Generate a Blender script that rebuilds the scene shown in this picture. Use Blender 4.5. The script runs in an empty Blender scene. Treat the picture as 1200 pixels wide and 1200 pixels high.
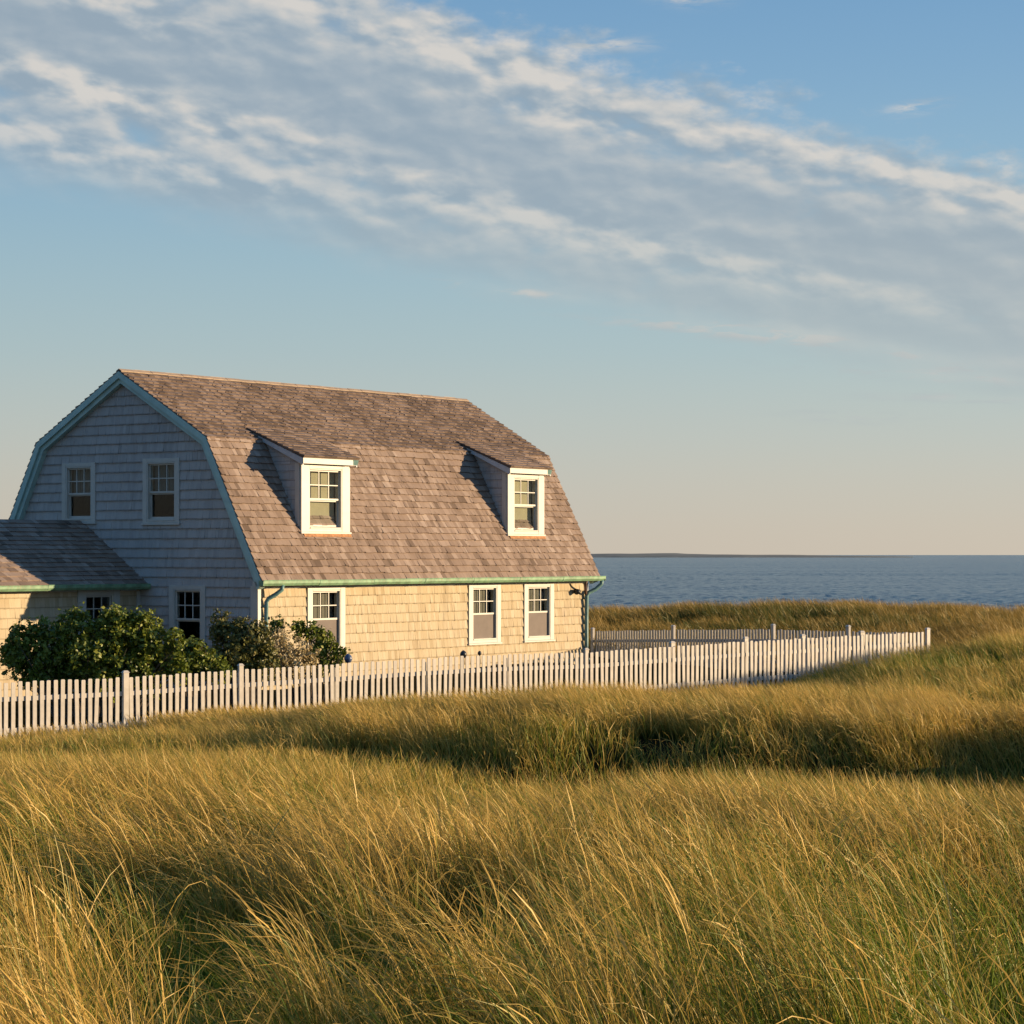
import bpy, bmesh, math, random
import numpy as np
from mathutils import Vector, Matrix, Quaternion
R = math.radians
random.seed(7)
rng = np.random.default_rng(11)
sc = bpy.context.scene
COL = sc.collection

# ------------------------------------------------------------------ camera
EYE = 3.2                       # metres above the ground the house stands on
FPX = 2800.0                    # focal length in pixels of the 1200 px photograph
cam_d = bpy.data.cameras.new('camera')
cam = bpy.data.objects.new('camera', cam_d); COL.objects.link(cam)
cam.location = (0, 0, EYE); cam.rotation_euler = (R(90), 0, 0)
cam_d.sensor_width = 36; cam_d.lens = FPX/1200*36
cam_d.shift_y = 50/1200
cam_d.clip_start = .1; cam_d.clip_end = 80000
sc.camera = cam

# ------------------------------------------------------------------ sun, sky, exposure
SUN_EL, SUN_AZ = R(8.0), R(86.0)      # azimuth clockwise from +Y
SD = Vector((math.sin(SUN_AZ)*math.cos(SUN_EL), math.cos(SUN_AZ)*math.cos(SUN_EL), math.sin(SUN_EL)))
ld = bpy.data.lights.new('sun', 'SUN'); ld.energy = 4.8; ld.angle = R(.53); ld.color = (1, .725, .43)
sun = bpy.data.objects.new('sun', ld); COL.objects.link(sun)
sun.rotation_euler = (-SD).to_track_quat('-Z', 'Y').to_euler(); sun.location = (60, 0, 40)
sc.view_settings.view_transform = 'Standard'; sc.view_settings.look = 'None'
EXPO = .9
sc.view_settings.exposure = EXPO; sc.view_settings.gamma = 1
SKY = .10

w = bpy.data.worlds.new('World'); sc.world = w; w.use_nodes = True
nt = w.node_tree; nt.nodes.clear()
class G:
    """tiny expression helper for shader maths"""
    def __init__(s, nt): s.nt = nt
    def n(s, t, **k):
        o = s.nt.nodes.new(t)
        for a, b in k.items(): setattr(o, a, b)
        return o
    def put(s, sock, v):
        if hasattr(v, 'is_output'): s.nt.links.new(v, sock)
        else: sock.default_value = v
    def m(s, op, a, b=0.0, c=0.0, clamp=False):
        o = s.n('ShaderNodeMath', operation=op, use_clamp=clamp)
        s.put(o.inputs[0], a); s.put(o.inputs[1], b); s.put(o.inputs[2], c)
        return o.outputs[0]
    def add(s, a, b): return s.m('ADD', a, b)
    def sub(s, a, b): return s.m('SUBTRACT', a, b)
    def mul(s, a, b): return s.m('MULTIPLY', a, b)
    def step(s, x, a, b, lo=0.0, hi=1.0):
        o = s.n('ShaderNodeMapRange', interpolation_type='SMOOTHSTEP')
        s.put(o.inputs['Value'], x); s.put(o.inputs['From Min'], a); s.put(o.inputs['From Max'], b)
        s.put(o.inputs['To Min'], lo); s.put(o.inputs['To Max'], hi)
        return o.outputs[0]
    def xyz(s, x, y, z=0.0):
        o = s.n('ShaderNodeCombineXYZ')
        for i, v in enumerate((x, y, z)): s.put(o.inputs[i], v)
        return o.outputs[0]
    def noise(s, vec, scale, detail=4, rough=.55, dist=0.0, lac=2.0):
        o = s.n('ShaderNodeTexNoise')
        s.put(o.inputs['Vector'], vec); s.put(o.inputs['Scale'], scale); s.put(o.inputs['Detail'], detail)
        s.put(o.inputs['Roughness'], rough); s.put(o.inputs['Distortion'], dist); s.put(o.inputs['Lacunarity'], lac)
        return o.outputs['Fac']
    def mix(s, f, a, b, bt='MIX'):
        o = s.n('ShaderNodeMix', data_type='RGBA', blend_type=bt)
        s.put(o.inputs['Factor'], f)
        for i, v in ((6, a), (7, b)):
            if isinstance(v, tuple): v = (*v, 1) if len(v) == 3 else v
            s.put(o.inputs[i], v)
        return o.outputs[2]
    def blob(s, X, Y, cx, cy, rx, ry, tilt=0.0):
        """soft ellipse 0..1"""
        dx, dy = s.sub(X, cx), s.sub(Y, cy)
        c, t = math.cos(tilt), math.sin(tilt)
        a = s.m('DIVIDE', s.add(s.mul(dx, c), s.mul(dy, t)), rx)
        b = s.m('DIVIDE', s.sub(s.mul(dy, c), s.mul(dx, t)), ry)
        r = s.add(s.mul(a, a), s.mul(b, b))
        return s.m('EXPONENT', s.mul(r, -1.0))

g = G(nt)
tc = g.n('ShaderNodeTexCoord'); sep = g.n('ShaderNodeSeparateXYZ'); nt.links.new(tc.outputs['Generated'], sep.inputs[0])
dx, dy, dz = sep.outputs
AZ = g.mul(g.m('ARCTAN2', dx, dy), 180/math.pi)         # compass bearing, degrees
EL = g.mul(g.m('ARCSINE', dz), 180/math.pi)             # elevation, degrees
sky = g.n('ShaderNodeTexSky', sky_type='NISHITA'); sky.sun_disc = False
sky.sun_elevation = SUN_EL; sky.sun_rotation = SUN_AZ
sky.air_density = 1.0; sky.dust_density = .6; sky.ozone_density = 2.5; sky.altitude = 0
base = sky.outputs[0]
ELp = g.m('MAXIMUM', EL, 0.0)
#CLOUDS-BEGIN
KS = 1/(SKY*2**EXPO)
def srgb(r, g_, b, k=1.0):
    f = lambda c: (c/255/12.92 if c <= 10 else ((c/255+.055)/1.055)**2.4)*k
    return (f(r), f(g_), f(b))
def ramp(x, stops):
    o = g.n('ShaderNodeValToRGB'); e = o.color_ramp.elements; o.color_ramp.interpolation = 'B_SPLINE'
    e[0].position = stops[0][0]; e[0].color = (*stops[0][1], 1); e[1].position = stops[-1][0]; e[1].color = (*stops[-1][1], 1)
    for p_, c_ in stops[1:-1]:
        k_ = e.new(p_); k_.color = (*c_, 1)
    g.put(o.inputs[0], x); return o.outputs[0]
def scale(c, k):
    o = g.n('ShaderNodeVectorMath', operation='SCALE'); g.put(o.inputs[0], c); g.put(o.inputs['Scale'], k); return o.outputs[0]
# clear air: colour by elevation, a little warmer and brighter towards the sun
clear = ramp(g.m('DIVIDE', ELp, 30.0), [(0, srgb(201, 190, 175)), (.035, srgb(198, 191, 178)), (.09, srgb(189, 193, 187)), (.16, srgb(172, 191, 194)), (.26, srgb(150, 183, 200)), (.38, srgb(126, 166, 200)), (.52, srgb(102, 148, 190)), (1, srgb(74, 122, 176))])
warm = g.step(g.m('COSINE', g.mul(g.sub(AZ, 86.0), math.pi/180)), -.4, 1.0)
clear = scale(clear, g.add(.99, g.mul(warm, .14)))
clear = scale(clear, KS)
base = g.mix(.93, base, clear)
# cloud band: two edges slanting down to the right, broken by cells
V3 = g.xyz(AZ, EL, 0.0)
edge = g.sub(g.noise(g.xyz(g.mul(AZ, .35), g.mul(EL, .9), 3.1), 1.0, 5, .6), .5)
LOW = g.add(g.sub(6.15, g.mul(AZ, .215)), g.mul(edge, 1.1))
UP = g.add(g.sub(12.75, g.mul(AZ, .30)), g.mul(g.sub(g.noise(g.xyz(g.mul(AZ, .5), EL, 8.7), 1.0, 5, .62), .5), 3.6))
band = g.mul(g.step(g.sub(EL, LOW), -.35, 1.0), g.step(g.sub(UP, EL), -.25, 1.0))
tb = g.add(EL, g.mul(AZ, .11))                           # runs across the band
def puff(ox, oy):
    p_ = g.xyz(g.mul(g.add(AZ, ox), .52), g.mul(g.add(tb, oy), 1.0), 1.7)
    return g.noise(p_, 1.0, 4, .45, .15)
def cell(ox, oy):
    p_ = g.xyz(g.mul(g.add(AZ, ox), .82), g.mul(g.add(tb, oy), 1.75), 5.2)
    return g.noise(p_, 1.0, 5, .46, .10)
P0, P1 = puff(0, 0), puff(.25, .28)
C0, C1 = cell(0, 0), cell(.17, .20)
relief = g.add(g.mul(g.sub(P0, P1), 1.5), g.mul(g.sub(C0, C1), 1.5))
def D(x, y, rx, ry, tilt=-12): return g.blob(AZ, EL, (x-600)/48.87, (650-y)/48.87, rx/48.87, ry/48.87, R(tilt))
dark = [(340, 100, 240, 50), (40, 60, 170, 60), (720, 235, 330, 38), (1090, 410, 260, 38), (300, 250, 330, 24), (1130, 310, 190, 46)]
lite = [(600, 66, 130, 44), (650, 130, 80, 26), (840, 105, 130, 30), (985, 132, 90, 26), (930, 190, 260, 28), (1190, 225, 120, 44), (60, 110, 110, 22), (230, 150, 190, 26), (60, 185, 150, 24), (260, 215, 190, 20), (600, 250, 190, 20), (760, 300, 170, 18), (1000, 345, 170, 16), (420, 30, 160, 30), (160, 30, 120, 26)]
dk = 0.0
for q in dark: dk = g.add(dk, D(*q))
lt = 0.0
for q in lite: lt = g.add(lt, D(*q))
shape = g.add(g.mul(P0, .45), g.mul(C0, .55))
alpha = g.mul(band, g.step(g.add(shape, g.add(g.mul(dk, .20), g.mul(lt, .05))), .22, .55))
thin = g.step(g.sub(EL, LOW), 0.0, 3.0, .72, 1.0)            # the lower fringe is a thin veil
alpha = g.mul(alpha, thin)
heads = g.mul(g.step(g.add(C0, g.add(g.mul(lt, .10), g.mul(dk, -.08))), .36, .68), g.m('ADD', .30, g.mul(lt, .8), clamp=True))
wisps = 0.0
for q in [(690, 62, 60, 9, 0), (800, 9, 40, 9, -6), (985, 490, 60, 6, -2), (1130, 430, 150, 14, -5), (940, 400, 120, 10, -6), (1090, 445, 130, 7, -5), (620, 345, 110, 7, -8), (1070, 138, 30, 7, 8), (830, 385, 130, 9, -4), (1120, 470, 90, 5, -2)]: wisps = g.add(wisps, D(*q))
wisp_n = g.step(g.noise(g.xyz(g.mul(AZ, .9), g.mul(EL, 5.0), 2.2), 1.0, 5, .6, .4), .38, .68)
alpha = g.m('MAXIMUM', alpha, g.m('MULTIPLY', wisps, g.mul(wisp_n, 1.1), clamp=True))
litf = g.m('ADD', g.add(.32, g.mul(relief, g.m('ADD', .45, g.mul(lt, .80)))), g.add(g.mul(heads, .40), g.mul(dk, -.13)), clamp=True)
litf = g.mul(litf, g.step(EL, 2.0, 9.0, .8, 1.0))
litf = g.m('ADD', litf, g.mul(wisps, .45), clamp=True)
ccol = ramp(litf, [(0, srgb(149, 166, 180)), (.25, srgb(161, 175, 186)), (.5, srgb(180, 188, 193)), (.75, srgb(200, 200, 198)), (1, srgb(219, 213, 205))])
ccol = g.mix(g.step(EL, 10.0, 4.5, 0.0, .62), ccol, srgb(180, 188, 188))
ccol = scale(ccol, KS)
alpha = g.m('MULTIPLY', alpha, g.step(g.m('ABSOLUTE', AZ), 60.0, 35.0, 0.0, .93), clamp=True)
final = g.mix(alpha, base, ccol)
#CLOUDS-END
bg = g.n('ShaderNodeBackground'); nt.links.new(final, bg.inputs[0]); bg.inputs[1].default_value = SKY
wo = g.n('ShaderNodeOutputWorld'); nt.links.new(bg.outputs[0], wo.inputs[0])

# ------------------------------------------------------------------ materials
def mat(name):
    m = bpy.data.materials.new(name); m.use_nodes = True
    m.node_tree.nodes.clear()
    gg = G(m.node_tree)
    out = gg.n('ShaderNodeOutputMaterial'); p = gg.n('ShaderNodeBsdfPrincipled')
    m.node_tree.links.new(p.outputs[0], out.inputs[0])
    return m, gg, p, out
def paint(name, c, var=.12, rough=.55, scale=6, dirt=None, bump=.0):
    m, gg, p, out = mat(name)
    t = gg.n('ShaderNodeTexCoord').outputs['Object']
    n = gg.noise(t, scale, 5, .6)
    lo = tuple(x*(1-var) for x in c); hi = tuple(min(1, x*(1+var)) for x in c)
    colr = gg.mix(gg.step(n, .3, .7), lo, hi)
    if dirt:
        mp = gg.n('ShaderNodeMapping'); mp.inputs['Scale'].default_value = (9, 9, 1.2); m.node_tree.links.new(t, mp.inputs[0])
        n2 = gg.noise(mp.outputs[0], 2.2, 5, .65)
        colr = gg.mix(gg.step(n2, .52, .72, 0, .7), colr, dirt)
    m.node_tree.links.new(colr, p.inputs['Base Color'])
    p.inputs['Roughness'].default_value = rough
    if bump:
        b = gg.n('ShaderNodeBump'); b.inputs['Strength'].default_value = bump; b.inputs['Distance'].default_value = .01
        m.node_tree.links.new(gg.noise(t, 60, 3), b.inputs['Height']); m.node_tree.links.new(b.outputs[0], p.inputs['Normal'])
    return m
def shingle_mat(name, cols, grain_axis, rough=.85, stain=None, course_shade=None):
    """per-shingle tone from the face attribute 'tint', wood grain along the shingle, weathered blotches"""
    m, gg, p, out = mat(name)
    at = gg.n('ShaderNodeAttribute', attribute_name='tint').outputs['Fac']
    t = gg.n('ShaderNodeTexCoord').outputs['Object']
    r = gg.n('ShaderNodeValToRGB'); e = r.color_ramp.elements
    e[0].position = 0; e[0].color = (*cols[0], 1); e[1].position = 1; e[1].color = (*cols[-1], 1)
    for i, c in enumerate(cols[1:-1]):
        k = e.new((i+1)/(len(cols)-1)); k.color = (*c, 1)
    mp = gg.n('ShaderNodeMapping'); mp.inputs['Scale'].default_value = grain_axis; m.node_tree.links.new(t, mp.inputs[0])
    gr = gg.noise(mp.outputs[0], 1, 4, .6)
    big = gg.noise(t, .55, 4, .6)
    x = gg.add(at, gg.mul(gg.sub(big, .5), .9))
    x = gg.m('ADD', x, gg.mul(gg.sub(gr, .5), .5), clamp=True)
    m.node_tree.links.new(x, r.inputs[0])
    c = r.outputs[0]
    c = gg.mix(gg.step(gr, .55, .8, 0, .35), c, (.03, .025, .02))
    mq = gg.n('ShaderNodeMapping'); mq.inputs['Scale'].default_value = (2.6, 2.6, .28); m.node_tree.links.new(t, mq.inputs[0])
    drip = gg.noise(mq.outputs[0], 1, 5, .62)
    c = gg.mix(gg.step(drip, .52, .74, 0, .42), c, tuple(x*.62 for x in cols[0]))
    if stain: c = gg.mix(gg.step(gg.noise(t, 1.3, 5, .65), .56, .75, 0, .6), c, stain)
    if course_shade:                                    # shadow line under each course, painted into the foot of the shingles
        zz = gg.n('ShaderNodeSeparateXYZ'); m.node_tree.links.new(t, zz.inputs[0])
        fr = gg.m('FRACT', gg.m('DIVIDE', gg.add(gg.add(zz.outputs[2], course_shade[0]), gg.mul(gg.sub(gr, .5), .02)), course_shade[1]))
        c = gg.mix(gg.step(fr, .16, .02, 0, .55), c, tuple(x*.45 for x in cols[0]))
    m.node_tree.links.new(c, p.inputs['Base Color'])
    p.inputs['Roughness'].default_value = rough; p.inputs['Specular IOR Level'].default_value = .25
    b = gg.n('ShaderNodeBump'); b.inputs['Strength'].default_value = .5; b.inputs['Distance'].default_value = .012
    m.node_tree.links.new(gr, b.inputs['Height']); m.node_tree.links.new(b.outputs[0], p.inputs['Normal'])
    return m

M = {}
M['cedar_front'] = shingle_mat('weathered cedar shingle', [(.35, .282, .178), (.43, .356, .236), (.465, .395, .275), (.51, .446, .325)], (28, 28, 1.6), stain=(.37, .30, .22), course_shade=(.20, .255))
M['cedar_gable'] = shingle_mat('grey cedar shingle', [(.325, .312, .30), (.375, .362, .350), (.40, .386, .372), (.43, .415, .40)], (28, 28, 1.6), stain=(.30, .27, .25), course_shade=(.20, .255))
M['roof'] = shingle_mat('roof shingle', [(.11, .078, .058), (.215, .158, .122), (.275, .209, .166), (.36, .288, .238)], (22, 2.2, 2.2), stain=(.20, .15, .12))
M['trim'] = paint('white trim paint', (.44, .435, .40), .05, .45, 4, dirt=None, bump=.08)
M['teal'] = paint('teal trim paint', (.34, .50, .47), .10, .5, 3, dirt=(.38, .47, .45), bump=.08)
M['copper'] = paint('green patina copper', (.18, .32, .19), .25, .55, 5, dirt=(.26, .22, .12))
M['pipe'] = paint('teal downspout paint', (.10, .21, .21), .2, .5, 6)
M['pipe_brown'] = paint('brown copper', (.12, .07, .05), .2, .5, 6)
M['ridge'] = paint('ridge cedar', (.32, .24, .165), .15, .8, 5)
M['flash'] = paint('red cedar apron', (.38, .18, .07), .3, .8, 9, dirt=(.22, .14, .10))
M['trim_grey'] = paint('grey trim paint', (.40, .44, .47), .08, .5, 4)
M['fence'] = paint('fence white paint', (.455, .425, .375), .09, .6, 5, dirt=(.33, .295, .24), bump=.1)
M['blind'] = paint('cream blind cloth', (.31, .285, .19), .06, .9, 3)
M['curtain'] = paint('linen curtain', (.15, .14, .115), .12, .9, 5)
M['curtain_dim'] = paint('grey curtain', (.13, .13, .12), .12, .9, 5)
M['screen'] = paint('insect screen', (.15, .125, .11), .08, .8, 3)
M['dark'] = paint('black metal', (.02, .022, .025), .2, .4, 20)
M['blue'] = paint('dark blue enamel', (.05, .08, .16), .2, .35, 20)
M['floor'] = paint('dark interior board', (.12, .10, .085), .2, .8, 3)
def glass():
    m, gg, p, out = mat('window glass'); m.node_tree.nodes.remove(p)
    tr = gg.n('ShaderNodeBsdfTransparent'); tr.inputs[0].default_value = (.92, .94, .93, 1)
    gl = gg.n('ShaderNodeBsdfGlossy'); gl.inputs['Roughness'].default_value = .02
    t = gg.n("ShaderNodeTexCoord").outputs["Object"]
    b = gg.n('ShaderNodeBump'); b.inputs['Strength'].default_value = .06; b.inputs['Distance'].default_value = .05
    m.node_tree.links.new(gg.noise(t, 2.5, 2), b.inputs['Height'])
    m.node_tree.links.new(b.outputs[0], gl.inputs['Normal'])
    ge = gg.n('ShaderNodeNewGeometry'); dt = gg.n('ShaderNodeVectorMath', operation='DOT_PRODUCT')
    m.node_tree.links.new(ge.outputs['Normal'], dt.inputs[0]); m.node_tree.links.new(ge.outputs['Incoming'], dt.inputs[1])
    k = gg.m('POWER', gg.sub(1.0, gg.m('ABSOLUTE', dt.outputs['Value'])), 5.0)
    mx = gg.n('ShaderNodeMixShader'); m.node_tree.links.new(gg.m('MULTIPLY_ADD', k, .60, .016), mx.inputs[0])
    m.node_tree.links.new(tr.outputs[0], mx.inputs[1]); m.node_tree.links.new(gl.outputs[0], mx.inputs[2])
    m.node_tree.links.new(mx.outputs[0], out.inputs[0])
    return m
M['glass'] = glass()

# ------------------------------------------------------------------ mesh helpers
class MB:
    def __init__(s): s.v, s.f, s.t = [], [], []
    def poly(s, pts, tint=.5):
        i = len(s.v); s.v += [tuple(p) for p in pts]; s.f.append(tuple(range(i, i+len(pts)))); s.t.append(tint)
    def box(s, a, b, tint=.5):
        (x0, y0, z0), (x1, y1, z1) = a, b
        c = [(x0,y0,z0),(x1,y0,z0),(x1,y1,z0),(x0,y1,z0),(x0,y0,z1),(x1,y0,z1),(x1,y1,z1),(x0,y1,z1)]
        s.hexa(c, tint)
    def hexa(s, c, tint=.5):
        i = len(s.v); s.v += [tuple(p) for p in c]
        for f in ((0,3,2,1),(4,5,6,7),(0,1,5,4),(1,2,6,5),(2,3,7,6),(3,0,4,7)):
            s.f.append(tuple(i+k for k in f)); s.t.append(tint)
    def fbox(s, fm, x0, x1, y0, y1, z0, z1, tint=.5):
        """box in a wall's own frame (across, up, outward)"""
        c = [fm(x,y,z) for z in (z0,z1) for x,y in ((x0,y0),(x1,y0),(x1,y1),(x0,y1))]
        s.hexa(c, tint)
    def prism(s, pts, off, tint=.5):
        """polygon extruded by the vector off"""
        i = len(s.v); n = len(pts)
        s.v += [tuple(p) for p in pts] + [tuple(Vector(p)+Vector(off)) for p in pts]
        s.f.append(tuple(range(i, i+n))); s.f.append(tuple(range(i+2*n-1, i+n-1, -1))); s.t += [tint, tint]
        for k in range(n):
            s.f.append((i+k, i+(k+1)%n, i+n+(k+1)%n, i+n+k)); s.t.append(tint)
    def tube(s, path, rad, sides=8, tint=.5, caps=True):
        path = [Vector(p) for p in path]; n = len(path); i = len(s.v)
        rad = rad if isinstance(rad, (list, tuple)) else [rad]*n
        prev = None
        for k, p in enumerate(path):
            d = (path[min(k+1, n-1)]-path[max(k-1, 0)]).normalized()
            a = d.orthogonal().normalized() if prev is None else (prev-d*prev.dot(d)).normalized()
            prev = a; b = d.cross(a)
            for j in range(sides):
                q = 2*math.pi*j/sides
                s.v.append(tuple(p+(a*math.cos(q)+b*math.sin(q))*rad[k]))
        for k in range(n-1):
            for j in range(sides):
                s.f.append((i+k*sides+j, i+k*sides+(j+1)%sides, i+(k+1)*sides+(j+1)%sides, i+(k+1)*sides+j)); s.t.append(tint)
        if caps:
            s.f.append(tuple(i+j for j in reversed(range(sides)))); s.f.append(tuple(i+(n-1)*sides+j for j in range(sides))); s.t += [tint]*2
    def build(s, name, m, parent=None, smooth=False, bevel=0):
        me = bpy.data.meshes.new(name); me.from_pydata(s.v, [], s.f)
        a = me.attributes.new('tint', 'FLOAT', 'FACE'); a.data.foreach_set('value', s.t)
        me.materials.append(m)
        if smooth: me.polygons.foreach_set('use_smooth', [True]*len(me.polygons))
        me.update()
        o = bpy.data.objects.new(name, me); COL.objects.link(o)
        if parent: o.parent = parent
        if bevel:
            bv = o.modifiers.new('bevel', 'BEVEL'); bv.width = bevel; bv.segments = 2; bv.limit_method = 'ANGLE'
        return o
def thing(name, label, cat, loc, rz=0, group=None):
    o = bpy.data.objects.new(name, None); COL.objects.link(o); o.empty_display_size = .2
    o.location = loc; o.rotation_euler = (0, 0, rz)
    o['label'] = label; o['category'] = cat
    if group: o['group'] = group
    return o
def clip(poly, conv):
    """Sutherland-Hodgman: poly against a convex counter-clockwise polygon"""
    out = poly
    for i in range(len(conv)):
        a, b = conv[i], conv[(i+1) % len(conv)]
        ins = lambda p: (b[0]-a[0])*(p[1]-a[1])-(b[1]-a[1])*(p[0]-a[0])
        res = []
        for k in range(len(out)):
            p, q = out[k], out[(k+1) % len(out)]
            ip, iq = ins(p), ins(q)
            if ip >= 0: res.append(p)
            if (ip >= 0) != (iq >= 0):
                t = ip/(ip-iq); res.append((p[0]+(q[0]-p[0])*t, p[1]+(q[1]-p[1])*t))
        out = res
        if len(out) < 3: return []
    return out
def area(p): return .5*sum(p[i][0]*p[(i+1)%len(p)][1]-p[(i+1)%len(p)][0]*p[i][1] for i in range(len(p)))
def shingles(mb, fm, conv, expo, wmin, wmax, tb, holes=(), jit=.006, seed=1, y_start=None):
    """courses of single shingles laid over a convex polygon of the wall frame fm(x, y, z)"""
    rd = random.Random(seed)
    if area(conv) < 0: conv = conv[::-1]
    xs = [p[0] for p in conv]; ys = [p[1] for p in conv]
    y = min(ys) if y_start is None else y_start
    while y < max(ys):
        y1 = y+expo
        # split the course where holes cut it
        cuts = sorted({y, y1} | {h for H in holes for h in (H[2], H[3]) if y+.02 < h < y1-.02})
        x = min(xs)-rd.random()*wmax
        cells = []
        while x < max(xs):
            wd = wmin+(wmax-wmin)*rd.random()**1.3
            cells.append((x, x+wd, rd.uniform(-jit, jit), tb*rd.uniform(.75, 1.25), min(1, max(0, rd.gauss(.5, .18))))); x += wd
        for (a, b, dy_, th, tint) in cells:
            segs = []
            for c0, c1 in zip(cuts, cuts[1:]):
                iv = [(a+.0015, b-.0015)]
                for H in holes:
                    if H[2] < c1-.001 and H[3] > c0+.001:
                        nv = []
                        for p, q in iv:
                            if H[1] <= p or H[0] >= q: nv.append((p, q)); continue
                            if H[0] > p: nv.append((p, H[0]))
                            if H[1] < q: nv.append((H[1], q))
                        iv = nv
                for p, q in iv:
                    if q-p > .01: segs.append((p, q, c0+(dy_ if c0 == y else 0), c1+.012 if c1 == y1 else c1))
            for p, q, c0, c1 in segs:
                po = clip([(p, c0), (q, c0), (q, c1), (p, c1)], conv)
                if len(po) < 3 or area(po) < 1e-4: continue
                top = [fm(px, py, max(.003, .004+th*(1-(py-y)/expo))) for px, py in po]
                bot = [fm(px, py, -.002) for px, py in po]
                i = len(mb.v); n = len(po); mb.v += top+bot
                mb.f.append(tuple(range(i, i+n))); mb.t.append(tint)
                for k in range(n):
                    mb.f.append((i+k, i+n+k, i+n+(k+1)%n, i+(k+1)%n)); mb.t.append(tint)
        y = y1
def holed(mb, fm, conv, holes, z=0.0):
    """flat wall sheet with rectangular openings"""
    if area(conv) < 0: conv = conv[::-1]
    xs = sorted({min(p[0] for p in conv), max(p[0] for p in conv)} | {h for H in holes for h in H[:2]})
    ys = sorted({min(p[1] for p in conv), max(p[1] for p in conv)} | {h for H in holes for h in H[2:]})
    for a, b in zip(xs, xs[1:]):
        for c, d in zip(ys, ys[1:]):
            mx, my = (a+b)/2, (c+d)/2
            if any(H[0] < mx < H[1] and H[2] < my < H[3] for H in holes): continue
            po = clip([(a, c), (b, c), (b, d), (a, d)], conv)
            if len(po) > 2: mb.poly([fm(px, py, z) for px, py in po], .4)

# ------------------------------------------------------------------ the house's frame: x along the ridge, y back from the front eave, z up
TH = .63; CX, CY = -6.386, 60.87
HRZ = math.pi/2-TH
L_, W_ = 15.40, 10.23
HB = EYE                                # heights below are measured from the eye line
PROF = [(0, -.655), (1.932, 3.07), (5.115, 4.919), (8.298, 3.07), (10.23, -.655)]
house = thing('shingled_house', 'cedar shingled gambrel house with two dormers and white trim, behind the picket fence', 'house', (CX, CY, 0), HRZ)
HM = Matrix.Translation((CX, CY, 0)) @ Matrix.Rotation(HRZ, 4, 'Z')
def front_fm(v0): return lambda x, y, z: (x, v0-z, y+HB)
def gable_fm(u0): return lambda x, y, z: (u0-z, x, y+HB)
def far_fm(u0): return lambda x, y, z: (u0+z, x, y+HB)
def back_fm(v0): return lambda x, y, z: (x, v0+z, y+HB)

# windows: casing rectangle, glass rectangle
FW = [((2.143, 3.671, -2.62, -.875), (2.335, 3.475, -2.45, -.945)),
      ((9.16, 10.70, -2.60, -.875), (9.355, 10.505, -2.45, -.945)),
      ((11.875, 13.40, -2.60, -.875), (12.07, 13.205, -2.45, -.945))]
GW = [((6.213, 7.506, .832, 2.503), (6.375, 7.345, .955, 2.385)),
      ((3.078, 4.421, .786, 2.556), (3.245, 4.255, .905, 2.435)),
      ((2.149, 3.45, -2.60, -.80), (2.315, 3.285, -2.45, -.92))]

def window(fm, cas, gl, parent, name='window', blind='half', blind_mat='curtain', screen=True, casing=True, sub=True):
    x0, x1, y0, y1 = cas; a, b, c, d = gl
    mb = MB()
    if casing:
        mb.fbox(fm, x0, a-.012, y0+.05, y1, -.01, .055); mb.fbox(fm, b+.012, x1, y0+.05, y1, -.01, .055)
        mb.fbox(fm, a-.012, b+.012, d+.012, y1-.002, -.01, .052)
        mb.fbox(fm, a-.012, b+.012, y0+.052, c-.012, -.01, .05)
        mb.fbox(fm, x0-.03, x1+.03, y0, y0+.05, -.01, .085)
    # jambs
    mb.fbox(fm, a-.012, a+.025, c-.012, d+.012, -.16, .045); mb.fbox(fm, b-.025, b+.012, c-.012, d+.012, -.16, .045)
    mb.fbox(fm, a+.025, b-.025, d-.025, d+.012, -.16, .045); mb.fbox(fm, a+.025, b-.025, c-.012, c+.03, -.16, .06)
    wn = mb.build(name, M['trim'], parent, bevel=.006)
    pr = wn if sub else parent
    a, b, c, d = a+.025, b-.025, c+.03, d-.025
    mid = c+(d-c)*.49
    s = MB()
    r = .038
    s.fbox(fm, a, a+r, mid-.02, d, -.055, -.015); s.fbox(fm, b-r, b, mid-.02, d, -.055, -.015)
    s.fbox(fm, a+r, b-r, d-r, d, -.055, -.015); s.fbox(fm, a+r, b-r, mid-.025, mid+.025, -.055, -.012)
    for k in (1, 2):
        xx = a+r+(b-a-2*r)*k/3; s.fbox(fm, xx-.013, xx+.013, mid+.025, d-r, -.048, -.022)
    yy = (mid+d-.02)/2; s.fbox(fm, a+r, b-r, yy-.013, yy+.013, -.046, -.024)
    s.fbox(fm, a, a+r, c, mid-.02, -.10, -.06); s.fbox(fm, b-r, b, c, mid-.02, -.10, -.06)
    s.fbox(fm, a+r, b-r, c, c+.07, -.10, -.06); s.fbox(fm, a+r, b-r, mid-.06, mid-.02, -.10, -.06)
    s.build('sash', M['trim'], pr)
    pn = MB(); pn.fbox(fm, a+r, b-r, mid+.02, d-r, -.038, -.034)
    pn.build('pane', M['glass'], pr)
    pn = MB(); pn.fbox(fm, a+r, b-r, c+.07, mid-.06, -.084, -.080)
    pn.build('pane', M['glass'], pr)
    if screen:
        q = MB(); q.fbox(fm, a+.012, b-.012, c+.01, mid-.03, -.030, -.026); q.build('insect_screen', M['screen'], pr)
    if blind:
        lo = c if blind == 'full' else mid-.05
        q = MB(); n = 14
        for k in range(n):
            xa, xb = a+(b-a)*k/n, a+(b-a)*(k+1)/n; zz = -.20-.012*(k % 2) if blind != 'full' else -.2
            q.fbox(fm, xa, xb, lo, d, zz-.006, zz)
        q.build('blind', M[blind_mat], pr)
    return wn

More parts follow.
